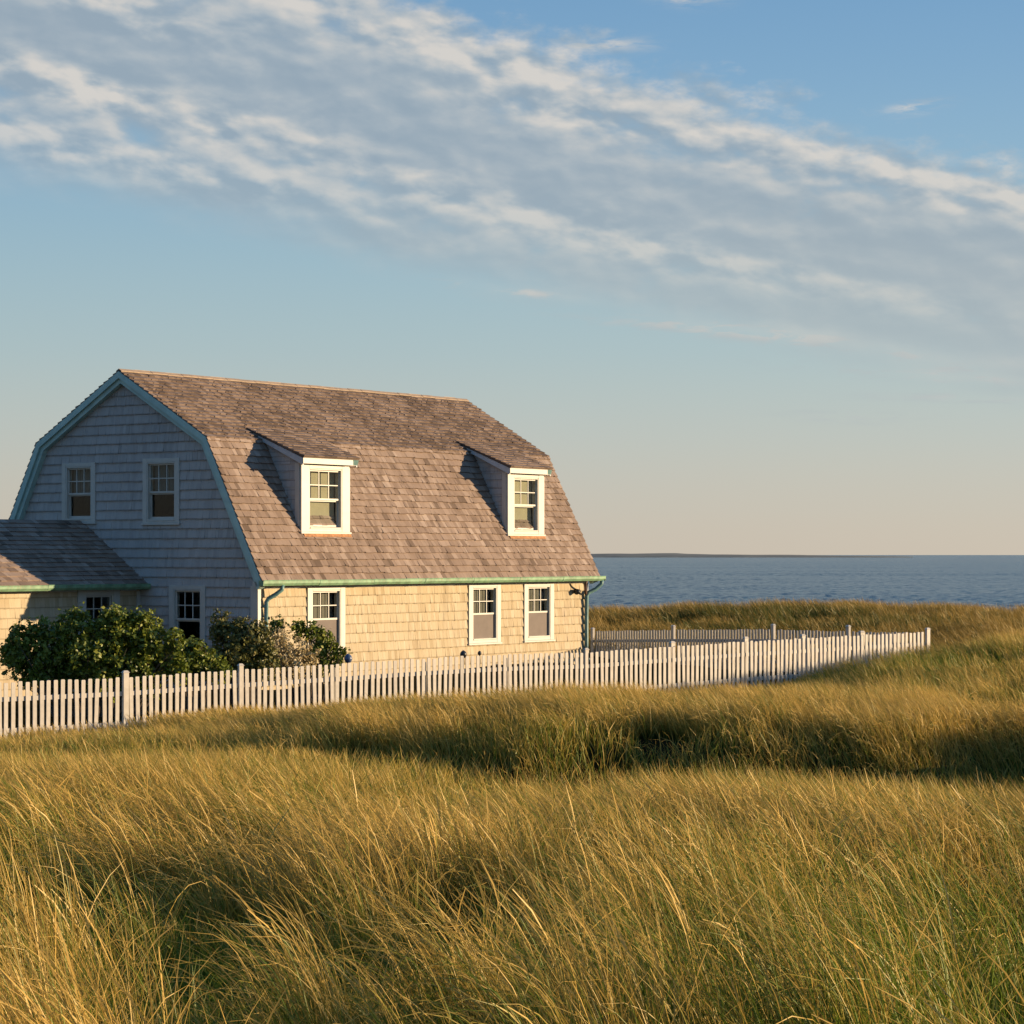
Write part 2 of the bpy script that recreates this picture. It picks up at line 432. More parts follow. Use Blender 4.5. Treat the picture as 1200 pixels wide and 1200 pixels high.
# walls
FV, GU, FU, BV = .35, .25, L_-.22, W_-.35
m_ = MB(); fm = front_fm(FV)
conv = [(GU, -3.5), (FU, -3.5), (FU, -.67), (GU, -.67)]
holed(m_, fm, conv, [w_[1] for w_ in FW])
shingles(m_, fm, [(GU, -3.4), (FU, -3.4), (FU, -.80), (GU, -.80)], .255, .08, .17, .030, [w_[0] for w_ in FW], seed=3, y_start=-3.40)
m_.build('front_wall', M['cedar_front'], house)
m_ = MB(); fm = gable_fm(GU)
gp = [(.35, -3.5), (W_-.35, -3.5), (W_-.35, -.05), (8.24, 2.96), (5.115, 4.78), (1.99, 2.96), (.35, -.05)]
holed(m_, fm, gp, [w_[1] for w_ in GW])
shingles(m_, fm, gp, .255, .08, .17, .034, [w_[0] for w_ in GW], seed=4, y_start=-3.4)
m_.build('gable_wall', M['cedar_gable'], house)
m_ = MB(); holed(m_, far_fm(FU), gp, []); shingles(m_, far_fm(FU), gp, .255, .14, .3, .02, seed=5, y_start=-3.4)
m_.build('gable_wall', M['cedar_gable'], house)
m_ = MB(); conv = [(GU, -3.5), (FU, -3.5), (FU, -.67), (GU, -.67)]
holed(m_, back_fm(BV), conv, []); shingles(m_, back_fm(BV), conv, .255, .14, .3, .02, seed=6, y_start=-3.4)
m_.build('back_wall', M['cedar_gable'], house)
m_ = MB(); m_.box((GU+.05, .5, HB-.1), (FU-.05, W_-.5, HB+.02)); m_.box((GU+.05, .5, .02), (FU-.05, W_-.5, .1))
m_.build('floor_board', M['floor'], house)

# roof: deck shell and courses of shingles on four slopes
m_ = MB()
outer = PROF; inner = [(.13, -.655), (2.0, 2.95), (5.115, 4.79), (8.23, 2.95), (10.10, -.655)]
for i in range(4):
    q = [outer[i], outer[i+1], inner[i+1], inner[i]]
    m_.prism([(.03, v, h+HB) for v, h in q], (L_-.06, 0, 0), .35)
def slope_fm(p, q):
    p, q = Vector(p), Vector(q); d = (q-p).normalized(); n = Vector((-d.y, d.x))
    if n.y < 0: n = -n
    return (lambda x, y, z: (x, p.x+d.x*y+n.x*z, p.y+d.y*y+n.y*z+HB)), (q-p).length
def sawl(a, b): return a, b
def darken(m, f0, k):
    """flatter slopes tinted darker, painting in the shade of grazing light"""
    for i in range(f0, len(m.t)): m.t[i] = max(0, m.t[i]-k)
for i, (p, q) in enumerate(((PROF[0], PROF[1]), (PROF[1], PROF[2]), (PROF[4], PROF[3]), (PROF[3], PROF[2]))):
    f_, ln = slope_fm(p, q)
    st = -.03 if i in (0, 2) else -.05
    nf = len(m_.f)
    shingles(m_, f_, [(0, st), (L_, st), (L_, ln-.01), (0, ln-.01)], .205, .09, .24, .038, seed=20+i, y_start=st, jit=.014)
    if i in (1, 3): darken(m_, nf, .28)  # upper slopes darkened in the tint, standing in for shade
roof = m_.build('roof', M['roof'], house)
m_ = MB()
for sgn in (-1, 1):
    nseg = 26
    for k in range(nseg):
        a = L_*k/nseg+.004; b = L_*(k+1)/nseg-.004; dzz = random.uniform(-.006, .008)
        c = Vector((0, 5.115, 4.919+HB+.032+dzz)); d = Vector((0, sgn*.10, -.058))
        n = Vector((0, 0, .028))
        pts = [c, c+d, c+d+n, c+n]
        m_.prism([(a, p.y, p.z) for p in pts], (b-a, 0, 0))
m_.build('ridge_cap', M['ridge'], roof)

# rake boards following the gambrel on both gables (outer board and the narrower one under it)
def band(pts, inset0, inset1):
    """strip parallel to a polyline, between two distances below it"""
    P = [Vector(p) for p in pts]; out = []
    for ins in (inset0, inset1):
        row = []
        for k, p in enumerate(P):
            ns = []
            for a, b in ((k-1, k), (k, k+1)):
                if 0 <= a and b < len(P):
                    d = (P[b]-P[a]).normalized(); ns.append(Vector((d.y, -d.x)))
            n = sum(ns, Vector((0, 0)))/len(ns); n /= n.dot(ns[0])
            row.append(p+n*ins)
        out.append(row)
    return out
ext = [(-.05, -.76)]+PROF[1:4]+[(W_+.05, -.76)]
for u_a, u_b, sgn in ((.0, .055, 1), (L_-.055, L_, -1)):
    m_ = MB(); r0, r1 = band(ext, .012, .165)
    for i in range(4):
        m_.prism([(u_a-.008*sgn, p.x, p.y+HB) for p in (r0[i], r0[i+1], r1[i+1], r1[i])], (u_b-u_a, 0, 0))
    rb = m_.build('rake_board', M['teal'], house)
    m_ = MB(); r0, r1 = band(ext, .155, .285)
    ua = .06 if sgn > 0 else L_-.235
    for i in range(4):
        m_.prism([(ua, p.x, p.y+HB) for p in (r0[i], r0[i+1], r1[i+1], r1[i])], (.175, 0, 0))
    m_.build('frieze_board', M['teal'], rb)

# eave: soffit, frieze, corner boards
for v0, v1, fr0, fr1 in ((.03, .36, .315, .36), (W_-.36, W_-.03, W_-.36, W_-.315)):
    m_ = MB(); m_.box((.06, v0, HB-.80), (L_-.06, v1, HB-.69))
    m_.build('soffit', M['trim'], house)
m_ = MB(); m_.box((GU-.02, .30, HB-.872), (FU+.02, .352, HB-.803)); m_.build('frieze_board', M['trim'], house)
for u0, u1, v0, v1 in ((GU-.045, GU-.008, .305, .56), (FU+.008, FU+.045, .305, .56)):
    m_ = MB(); m_.box((u0, v0, -.3), (u1, v1, HB-.805))
    ub0, ub1 = (u0, u1+.08) if u0 < 1 else (u0-.08, u1)
    m_.box((ub0, .302, -.3), (ub1, .3045, HB-.873))
    m_.build('corner_board', M['trim'], house)

# gutters: open trough of seamed lengths with rolled front lip
def gutter(u0, u1, vf, h, parent, name='gutter', seams=7):
    m_ = MB()
    prof = [(0, 0), (-.012, -.07), (-.05, -.125), (-.10, -.125), (-.145, -.07), (-.155, .0), (-.165, .012), (-.175, 0), (-.168, -.012), (-.160, -.075), (-.108, -.137), (-.045, -.137), (0, -.08)]
    n = seams
    for k in range(n):
        a = u0+(u1-u0)*k/n; b = u0+(u1-u0)*(k+1)/n; dd = random.uniform(-.004, .004); dh = random.uniform(-.006, .006)
        m_.prism([(a, vf+p[0]+dd, h+p[1]+HB+dh) for p in prof], (b-a, 0, 0), random.random())
        if k: m_.prism([(a-.02, vf+p[0]*1.06+.004, h+p[1]*1.06+HB) for p in prof], (.04, 0, 0), .1)
    m_.box((u0-.006, vf-.165, h-.13+HB), (u0+.006, vf, h+HB)); m_.box((u1-.006, vf-.165, h-.13+HB), (u1+.006, vf, h+HB))
    return m_.build(name, M['copper'], parent)
gutter(-.06, L_+.14, .03, -.665, house)
m_ = MB(); m_.tube([(.74, -.06, HB-.78), (.73, -.05, HB-.90), (.62, .06, HB-1.02), (.48, .19, HB-1.13), (.45, .235, HB-1.22), (.45, .245, HB-2), (.45, .245, .05), (.50, .12, -.05)], .058, 10)
for hh in (-1.35, -2.4): m_.box((.375, .22, HB+hh), (.525, .35, HB+hh+.03))
m_.build('downspout', M['pipe'], house, smooth=True)
m_ = MB(); m_.tube([(15.44, -.06, HB-.78), (15.43, -.05, HB-.90), (15.30, .08, HB-1.06), (15.10, .2, HB-1.16), (15.04, .235, HB-1.26), (15.04, .245, HB-2), (15.04, .245, .05), (15.10, .12, -.05)], .062, 10)
for hh in (-1.35, -2.4): m_.box((14.965, .22, HB+hh), (15.115, .35, HB+hh+.03))
m_.build('downspout', M['pipe'], house, smooth=True)
m_ = MB(); m_.tube([(14.62, -.05, HB-.80), (14.64, .0, HB-.92), (14.80, .12, HB-1.06), (14.99, .22, HB-1.2)], .035, 8)
m_.build('pipe_brace', M['pipe_brown'], house, smooth=True)

for c_, g_ in FW: window(front_fm(FV), c_, g_, house, blind='half', blind_mat='curtain')
for k, (c_, g_) in enumerate(GW): window(gable_fm(GU), c_, g_, house, blind='half' if k < 2 else None, blind_mat='curtain_dim', screen=False)

# dormers
def roof_h(v): return -.655+1.928*v if v < 1.932 else 3.07+.581*(v-1.932)
def dormer(u0, u1, g0, g1):
    d = MB(); V0 = .655
    fm = front_fm(V0)
    holed(d, fm, [(u0, .45), (u1, .45), (u1, 2.46), (u0, 2.46)], [(g0, g1, .70, 2.28)])
    fr = d.build('dormer', M['trim'], house)
    # wide white casing that covers the whole front
    window(fm, (u0-.02, u1+.02, .555, 2.44), (g0, g1, .70, 2.28), fr, name='dormer_window', blind='full', blind_mat='blind', screen=False, sub=False)
    tri = [(V0, .56), (V0, 2.44), (1.90, 2.985)]
    low = [(V0, .56), (1.90, 2.985)]
    for uu, fmx in ((u0, gable_fm(u0)), (u1, far_fm(u1))):
        s = MB(); holed(s, fmx, tri, []); shingles(s, fmx, tri, .205, .1, .24, .018, seed=int(u0*10)+int(uu), y_start=.56)
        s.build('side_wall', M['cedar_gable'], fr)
        c = MB(); z0, z1 = .018, .040
        c.fbox(fmx, V0+.005, V0+.15, .75, 2.43, z0, z1); c.build('corner_board', M['trim'], fr)
    # shed roof
    e0, e1 = .40, 2.50; hh = lambda v: 2.605+.39*(v-.40)
    a, b = u0-.15, u1+.17
    s = MB(); s.prism([(a, e0, hh(e0)+HB), (a, e1, hh(e1)+HB), (a, e1, hh(e1)-.05+HB), (a, e0, hh(e0)-.05+HB)], (b-a, 0, 0), .35)
    f_, ln = slope_fm((e0, hh(e0)), (e1, hh(e1)))
    shingles(s, f_, [(a-.01, -.03), (b+.01, -.03), (b+.01, ln-.02), (a-.01, ln-.02)], .205, .12, .30, .022, seed=int(u0*7), y_start=-.03, jit=.012)
    darken(s, 0, .28)
    s.build('dormer_roof', M['roof'], fr)
    s = MB()
    for uu in (a+.02, b-.06):
        s.prism([(uu, e0+.06, hh(e0)-.055+HB), (uu, 2.25, hh(2.25)-.055+HB), (uu, 2.0, hh(2.0)-.16+HB), (uu, e0+.06, hh(e0)-.24+HB)], (.04, 0, 0))
    s.build('rake_board', M['trim_grey'], fr)
    s = MB(); s.box((a, e0+.02, hh(e0)-.20+HB), (b-.24, e0+.055, hh(e0)-.052+HB)); s.box((a+.07, e0+.06, hh(e0)-.20+HB), (b-.07, V0, hh(e0)-.16+HB))
    s.build('fascia', M['trim'], fr)
    s = MB(); s.prism([(b-.235, e0+.01, hh(e0)-.055+HB), (b-.235, e0+.055, hh(e0)-.19+HB), (b-.235, e0+.14, hh(e0)-.19+HB), (b-.235, e0+.14, hh(e0)-.055+HB)], (.22, 0, 0))
    s.build('gutter_end', M['pipe'], fr)
    # cedar apron below the window
    f_, ln = slope_fm(PROF[0], PROF[1]); y = 1.255/1.928*2.172
    s = MB(); s.fbox(f_, u0+.05, u1+.02, y-.16, y+.04, .03, .046); s.build('apron', M['flash'], fr)
dormer(2.255, 4.21, 2.565, 3.885)
dormer(11.48, 13.30, 11.785, 13.015)

# wing on the left
wing = MB(); WV = 4.57; WL = -8.6
ww_c, ww_g = (-2.036, -.535, -2.60, -.90), (-1.76, -.78, -2.4, -1.05)
fm = front_fm(WV); conv = [(WL, -3.6), (GU-.01, -3.6), (GU-.01, -.74), (WL, -.74)]
holed(wing, fm, conv, [ww_g]); shingles(wing, fm, [(WL, -3.5), (.10, -3.5), (.10, -.90), (WL, -.90)], .255, .10, .22, .02, [ww_c], seed=31, y_start=-3.40)
wp = [(WV, -3.6), (9.03, -3.6), (9.03, -.62), (6.8, .86), (WV, -.62)]
holed(wing, gable_fm(WL), wp, []); shingles(wing, gable_fm(WL), wp, .255, .14, .3, .02, seed=32, y_start=-3.5)
holed(wing, back_fm(9.03), conv, [])
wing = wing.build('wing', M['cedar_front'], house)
m_ = MB()
a, b = WL-.2, GU-.003
WP = [(4.27, -.77), (6.8, .93), (9.33, -.77)]
for p, q, sd in ((WP[0], WP[1], 41), (WP[2], WP[1], 42)):
    m_.prism([(a, p[0], p[1]+HB), (a, q[0], q[1]+HB), (a, q[0], q[1]-.1+HB), (a, p[0], p[1]-.1+HB)], (b-a, 0, 0), .35)
    f_, ln = slope_fm(p, q)
    shingles(m_, f_, [(a-.02, -.03), (b, -.03), (b, ln-.005), (a-.02, ln-.005)], .205, .12, .30, .026, seed=sd, y_start=-.03, jit=.012)
m_.build('roof', M['roof'], wing)
m_ = MB(); m_.box((WL, WV-.27, HB-.885), (GU-.03, WV, HB-.84)); m_.box((WL, WV-.045, HB-.965), (ww_c[0]-.04, WV-.002, HB-.887)); m_.box((ww_c[1]+.04, WV-.045, HB-.965), (.09, WV-.002, HB-.887))
m_.build('soffit', M['trim'], wing)
gutter(WL-.25, GU-.05, 4.29, -.78, wing, seams=5)
m_ = MB(); m_.box((.095, WV-.05, -.3), (GU-.03, WV-.004, HB-.966)); m_.build('corner_board', M['trim'], wing)
window(fm, ww_c, ww_g, wing, blind=None, screen=False, sub=False)

# ------------------------------------------------------------------ terrain
ZK = [4, 9, 14, 20, 26, 28, 30, 32, 34, 36.4, 38, 42, 46, 50, 54, 58, 62, 70, 80, 88, 95, 102, 112, 125, 160]
AK = [-900, -600, -300, -150, 0, 150, 300, 380, 450, 600, 780, 1100]
#          4    9    14   20   26   28   30   32   34  36.4  38   42   46   50   54   58   62   70   80   88   95  102  112  125  160
ROWS = {
 -600: [1.0, .75, .52, .34, .17, .11, .05,-.01,-.07,-.15,-.21,-.36,-.50,-.56,-.54,-.46,-.40, -.2, -.1,   0,  .1,  .0, -.8,-5.0,-9],
 -300: [1.0, .75, .52, .34, .16, .09, .02,-.05,-.09,-.12,-.10,-.10,-.12,-.34,-.42,-.36,-.26, -.1,   0,   0,  .1,  .0, -.8,-5.0,-9],
 -150: [1.0, .75, .52, .32, .11, .02,-.08,-.20,-.22,-.16, .02, .04,-.04,-.20,-.38,-.34,-.20,  0,   0,   0,  .2,  .1, -.8,-5.0,-9],
    0: [1.0, .75, .52, .31, .08,-.04,-.30,-.50,-.52,-.40, .14, .12, .02,-.16,-.34,-.32,-.20,  0,   0,   0,  .2,  .1, -.8,-5.0,-9],
  150: [1.0, .75, .52, .31, .06,-.08,-.40,-.66,-.70,-.58, .18, .14, .02,-.16,-.32,-.32,-.28,-.3,-.2,  .0, .35,  .2, -.8,-5.0,-9],
  300: [1.0, .75, .52, .30, .03,-.12,-.52,-.86,-.90,-.76, .18, .14, .02,-.16,-.28,-.28,-.24,-.26,-.1,  .2, .62,  .4, -.8,-5.0,-9],
  380: [1.0, .75, .52, .29, .01,-.14,-.55,-.90,-.92,-.78, .16, .12, .02,-.10,-.02, .00,-.15,-.20, .0,  .3, .60,  .4, -.8,-5.0,-9],
  450: [1.0, .75, .52, .28,-.01,-.16,-.48,-.72,-.72,-.62, .12, .10, .03, .04, .22, .30, .14,-.05, .1,  .3, .50,  .35,-.8,-5.0,-9],
  600: [1.0, .75, .52, .26,-.04,-.20,-.50,-.75,-.75,-.64, .08, .08, .05, .16, .42, .56, .52, .32, .3,  .3, .35,  .2, -.8,-5.0,-9],
}
ROWS[-900] = ROWS[-600]
ROWS[780] = [1.0, .75, .50, .23, .05, .20, .50, .70, .70, .35, .12]+ROWS[600][11:]; ROWS[1100] = ROWS[780]  # unseen rise right of view, added to shade the hollow
GT = np.array([ROWS[a] for a in AK])
def smooth_interp(x, xp, mode):
    i = np.clip(np.searchsorted(xp, x)-1, 0, len(xp)-2); t = np.clip((x-xp[i])/(xp[i+1]-xp[i]), 0, 1)
    return i, t
def hollow_shift(X, Y):
    k = np.clip((Y-18)/6, 0, 1)*np.clip((46-Y)/6, 0, 1)
    return k*(.9*np.sin(X*.42+.6)+.5*np.sin(X*1.05+2)+.25*np.sin(X*2.3))
def ground(X, Y):
    X = np.asarray(X, float); Y = np.asarray(Y, float)
    Yc = np.maximum(Y+hollow_shift(X, Y), 4.0)
    A = np.clip(X/Yc*FPX, -900, 1100)
    i, s = smooth_interp(A, np.array(AK, float), 0); s = s*s*(3-2*s)
    j, t = smooth_interp(Yc, np.array(ZK, float), 0)
    # Catmull-Rom along depth
    n = len(ZK)
    def col(ii):
        p0 = GT[ii, np.maximum(j-1, 0)]; p1 = GT[ii, j]; p2 = GT[ii, j+1]; p3 = GT[ii, np.minimum(j+2, n-1)]
        return p1+(p2-p1)*(t*t*(3-2*t))*.6+(p2-p1)*t*.4
    h = col(i)*(1-s)+col(i+1)*s
    h = h+.05*np.sin(X*1.3+Y*.7)*np.sin(Y*.9-X*.5)+.03*np.sin(X*2.9+1)*np.sin(Y*2.3)
    return h
def grid_axis(parts):
    out = []
    for a, b, n in parts: out += list(np.linspace(a, b, n, endpoint=False))
    return np.array(out+[parts[-1][1]])
gx = grid_axis([(-9000, -600, 6), (-600, -60, 12), (-60, -26, 34), (-26, 26, 160), (26, 60, 34), (60, 600, 12), (600, 9000, 6)])
gy = grid_axis([(-9000, -80, 6), (-80, 0, 14), (0, 26, 60), (26, 40, 60), (40, 125, 130), (125, 160, 12)])
XX, YY = np.meshgrid(gx, gy); ZZ = ground(XX, YY)
nv = XX.size; nxv, nyv = len(gx), len(gy)
me = bpy.data.meshes.new('ground')
idx = np.arange(nv).reshape(nyv, nxv)
fs = np.stack([idx[:-1, :-1], idx[:-1, 1:], idx[1:, 1:], idx[1:, :-1]], -1).reshape(-1, 4)
def np_mesh(name, verts, quads, material, attrs=None, smooth=False):
    me = bpy.data.meshes.new(name)
    me.vertices.add(len(verts)); me.vertices.foreach_set('co', np.ascontiguousarray(verts, np.float32).ravel())
    me.loops.add(quads.size); me.loops.foreach_set('vertex_index', np.ascontiguousarray(quads, np.int32).ravel())
    k = quads.shape[1]
    me.polygons.add(len(quads)); me.polygons.foreach_set('loop_start', np.arange(0, quads.size, k, dtype=np.int32))
    me.polygons.foreach_set('loop_total', np.full(len(quads), k, np.int32))
    if smooth: me.polygons.foreach_set('use_smooth', np.ones(len(quads), bool))
    for an, val in (attrs or {}).items():
        a = me.attributes.new(an, 'FLOAT', 'POINT'); a.data.foreach_set('value', np.ascontiguousarray(val, np.float32))
    me.materials.append(material); me.update(calc_edges=True)
    o = bpy.data.objects.new(name, me); COL.objects.link(o)
    return o
def soil():
    m, gg, p, out = mat('sandy thatch soil')
    t = gg.n('ShaderNodeTexCoord').outputs['Object']
    n = gg.noise(t, 3, 6, .65); n2 = gg.noise(t, 25, 4, .6)
    c = gg.mix(gg.step(n, .35, .65), (.012, .012, .005), (.026, .023, .010)); c = gg.mix(gg.step(n2, .45, .7, 0, .6), c, (.045, .036, .016))
    m.node_tree.links.new(c, p.inputs['Base Color']); p.inputs['Roughness'].default_value = .95; p.inputs['Specular IOR Level'].default_value = 0
    b = gg.n('ShaderNodeBump'); b.inputs['Strength'].default_value = .8; b.inputs['Distance'].default_value = .05
    m.node_tree.links.new(n2, b.inputs['Height']); m.node_tree.links.new(b.outputs[0], p.inputs['Normal'])
    return m
go = np_mesh('ground', np.stack([XX, YY, ZZ], -1).reshape(-1, 3), fs, soil(), smooth=True)
go['kind'] = 'structure'; go['label'] = 'sandy dune ground under the beach grass'

def vnoise(X, Y, sc_, seed):
    """smooth value noise 0..1"""
    r = np.random.default_rng(seed); T = r.random((64, 64))
    x, y = np.asarray(X)*sc_+37.3, np.asarray(Y)*sc_+11.7
    xi, yi = np.floor(x).astype(int), np.floor(y).astype(int); fx, fy = x-xi, y-yi
    fx, fy = fx*fx*(3-2*fx), fy*fy*(3-2*fy)
    t = lambda a, b: T[a % 64, b % 64]
    return (t(xi, yi)*(1-fx)+t(xi+1, yi)*fx)*(1-fy)+(t(xi, yi+1)*(1-fx)+t(xi+1, yi+1)*fx)*fy
# ------------------------------------------------------------------ sea and the far shore
SEA_Z = -4.0
def sea_mat():
    m, gg, p, out = mat('sea water')
    t = gg.n('ShaderNodeTexCoord').outputs['Object']
    n1 = gg.noise(t, .35, 4, .6, .4); n2 = gg.noise(t, .05, 4, .6, .6)
    mp = gg.n('ShaderNodeMapping'); mp.inputs['Scale'].default_value = (.006, .02, 1); m.node_tree.links.new(t, mp.inputs[0])
    n3 = gg.noise(mp.outputs[0], 1, 3, .5)
    c = gg.mix(gg.step(n3, .35, .65), (.012, .032, .036), (.018, .043, .048))
    m.node_tree.links.new(c, p.inputs['Base Color'])
    p.inputs['Roughness'].default_value = .22; p.inputs['IOR'].default_value = 1.25
    b = gg.n('ShaderNodeBump'); b.inputs['Distance'].default_value = .9; m.node_tree.links.new(gg.step(n3, .38, .62, .45, 1.0), b.inputs['Strength'])
    m.node_tree.links.new(gg.add(gg.mul(n1, .5), gg.mul(n2, 1.4)), b.inputs['Height']); m.node_tree.links.new(b.outputs[0], p.inputs['Normal'])
    return m
rows = [110.0]
while rows[-1] < 2600: rows.append(rows[-1]*1.0042)
rows = np.array(rows+[3000, 4000, 6000, 12000, 45000])
cols = np.concatenate([[-60000, -9000, -2500], np.linspace(-900, 800, 560), [2500, 9000, 60000]])
SY = np.repeat(rows[:, None], len(cols), 1); SX = cols[None, :]/FPX*np.minimum(rows, 3000)[:, None]*np.where(np.abs(cols) > 1000, 1, np.maximum(rows/3000, 1)[:, None])
SX = np.where(np.abs(cols)[None, :] > 1000, np.sign(cols)[None, :]*np.maximum(np.abs(SX), np.abs(cols)[None, :]*rows[:, None]/FPX), SX)
SH = np.zeros_like(SX); wr = np.random.default_rng(5)
for k in range(46):
    lam = 1.7*(6.5/1.7)**wr.random(); an = math.pi+wr.normal(.25, .6); ph = wr.random()*6.28
    arg = 2*math.pi/lam*(SX*math.cos(an)+SY*math.sin(an))+ph+.8*vnoise(SX, SY, .02, 100+k)*6
    SH += lam*.0046*np.sin(arg)
SH = SH*np.where((np.abs(cols)[None, :] < 1000) & (SY < 2600), 1, 0)*(.55+.9*vnoise(SX*.4, SY, .012, 77))
sq = np.arange(SX.size).reshape(SX.shape)
sq = np.stack([sq[:-1, :-1], sq[:-1, 1:], sq[1:, 1:], sq[1:, :-1]], -1).reshape(-1, 4)
so = np_mesh('sea', np.stack([SX, SY, SEA_Z+SH], -1).reshape(-1, 3), sq, sea_mat(), smooth=True)
so['kind'] = 'structure'; so['label'] = 'blue rippled sea reaching the horizon'
# low land across the water
D_I = 6000.0
xs = np.linspace(-1500, 470, 150)/FPX*D_I
prof = 9+5*np.sin(np.linspace(0, 9, 150))+3*np.sin(np.linspace(2, 31, 150))+2*np.sin(np.linspace(0, 77, 150))
px_ = np.linspace(-1500, 470, 150)
prof = (prof*.20+5.6)*np.clip((475-px_)/260, .0, 1)**.45 + np.where((px_ > -40) & (px_ < 200), 1.5, 0)
vv, ff = [], []
dep = [(0, 0), (40, .55), (160, .9), (420, 1.0), (900, .85), (1400, 0)]
for dz_, kk in dep:
    for x_, p_ in zip(xs, prof): vv.append((x_*(1+dz_/D_I), D_I+dz_, SEA_Z-.5+(p_+.5)*kk*(1+.10*math.sin(x_*.021+dz_))))
n_ = 150
fq = np.array([(i*n_+k, i*n_+k+1, (i+1)*n_+k+1, (i+1)*n_+k) for i in range(len(dep)-1) for k in range(n_-1)])
def shore_mat():
    m, gg, p, out = mat('far shore scrub')
    t = gg.n('ShaderNodeTexCoord').outputs['Object']
    c = gg.mix(gg.step(gg.noise(t, .012, 5, .6), .4, .62), (.12, .135, .12), (.18, .185, .155))
    m.node_tree.links.new(c, p.inputs['Base Color']); p.inputs['Roughness'].default_value = 1
    return m
io = np_mesh('far_shore', np.array(vv), fq, shore_mat(), smooth=True)
io['kind'] = 'structure'; io['label'] = 'low wooded land across the water on the horizon'

# ------------------------------------------------------------------ picket fences
def px_x(x, Z): return (x-600)/FPX*Z
FA = np.array([px_x(0, 47.0), 47.0]); FB = np.array([px_x(1088, 64.0), 64.0])
fd = (FB-FA)/np.linalg.norm(FB-FA)
def on_fence(A, d, x):
    """distance along a fence line at bearing x"""
    k = (x-600)/FPX
    return (k*A[1]-A[0])/(d[0]-k*d[1])
TOPX = [-60, 0, 147, 282, 560, 690, 790, 877, 943, 1013, 1088]
TOPY = [804, 800, 794, 785, 768, 764.5, 757.5, 751.5, 748, 744, 740.5]
def ftop(A, d, s, X=TOPX, Y=TOPY):
    q = A+d*s; x = 600+FPX*q[0]/q[1]
    return EYE-(np.interp(x, X, Y)-650)/FPX*q[1]
proto = {}
def picket_mesh(h, wd, th):
    key = (h, wd, th)
    if key not in proto:
        b = MB(); b.box((-wd/2, -th/2, -h), (wd/2, th/2, -.012)); b.hexa([(-wd/2,-th/2,-.012),(wd/2,-th/2,-.012),(wd/2,th/2,-.012),(-wd/2,th/2,-.012),(-wd/2+.012,-th/2+.003,0),(wd/2-.012,-th/2+.003,0),(wd/2-.012,th/2-.003,0),(-wd/2+.012,th/2-.003,0)])
        o = b.build('picket', M['fence']); proto[key] = o.data; COL.objects.unlink(o); bpy.data.objects.remove(o)
    return proto[key]
def fence(A, d, s0, s1, pitch, posts, label, H=1.22, tx=TOPX, ty=TOPY, near=True):
    A3 = A+d*s0
    ang = math.atan2(d[1], d[0])
    root = thing('picket_fence', label, 'fence', (A3[0], A3[1], float(ground(A3[0], A3[1]))), ang)
    gz = root.location.z
    out_n = -1 if True else 1                    # local -y faces the camera
    loc = lambda s, y, z: (s-s0, y, z-gz)
    # pickets
    n = int((s1-s0)/pitch); S = [s0+pitch*(k+.5) for k in range(n)]
    pk = [(s+random.uniform(-.006, .006), random.uniform(-.014, .014), random.gauss(0, .012)) for s in S if all(abs(s-p[0]) > .11 for p in posts if p[3])]
    order = sorted(range(len(pk)), key=lambda k: (A+d*pk[k][0])[1])
    inview = [k for k in order if -8 < 600+FPX*(A+d*pk[k][0])[0]/(A+d*pk[k][0])[1] < 1205]
    single = set(inview[:100]); rest = MB()
    m0 = picket_mesh(H, .086, .020)
    for k, (s, dh, tl) in enumerate(pk):
        z = ftop(A, d, s, tx, ty)+dh
        if k in single:
            o = bpy.data.objects.new('picket', m0); COL.objects.link(o); o.parent = root; o.location = loc(s, 0, z); o.rotation_euler = (0, tl, random.gauss(0, .02))
        else:
            mt = Matrix.Translation(loc(s, 0, z)) @ Matrix.Rotation(tl, 4, 'Y'); i = len(rest.v)
            rest.v += [tuple(mt @ v.co) for v in m0.vertices]; rest.f += [tuple(i+q for q in p.vertices) for p in m0.polygons]; rest.t += [.5]*len(m0.polygons)
    if rest.v:
        o = rest.build('picket', M['fence'], root); o['kind'] = 'stuff'
    # posts with caps
    for s, up, wd, fr_ in posts:
        z = ftop(A, d, s, tx, ty)+up; x, y, _ = loc(s, .0, 0)
        y = .0 if fr_ else .055+wd/3
        wy = wd*.6
        b = MB(); zb = z-gz
        b.box((x-wd/2, y-wy/2, zb-1.5), (x+wd/2, y+wy/2, zb-.03))
        po = b.build('post', M['fence'], root, bevel=.006)
        if up > 0:
            b = MB(); e = .015
            b.hexa([(x-wd/2-e,y-wy/2-e,zb-.03),(x+wd/2+e,y-wy/2-e,zb-.03),(x+wd/2+e,y+wy/2+e,zb-.03),(x-wd/2-e,y+wy/2+e,zb-.03),(x-wd/2+.02,y-wy/2+.02,zb+.015),(x+wd/2-.02,y-wy/2+.02,zb+.015),(x+wd/2-.02,y+wy/2-.02,zb+.015),(x-wd/2+.02,y+wy/2-.02,zb+.015)])
            b.build('post_cap', M['fence'], po)
    # rails in lengths between posts, behind the pickets
    ss = sorted([s0]+[p[0] for p in posts]+[s1])
    for lo in (.33, .95):
        for a, b_ in zip(ss, ss[1:]):
            if b_-a < .2: continue
            r = MB(); za, zb = ftop(A, d, a, tx, ty)-lo-gz, ftop(A, d, b_, tx, ty)-lo-gz
            y0, y1 = .013, .055; a_, c_ = a-s0+.002, b_-s0-.002
            r.hexa([(a_,y0,za-.045),(c_,y0,zb-.045),(c_,y1,zb-.045),(a_,y1,za-.045),(a_,y0,za+.045),(c_,y0,zb+.045),(c_,y1,zb+.045),(a_,y1,za+.045)])
            r.build('rail', M['fence'], root)
    return root
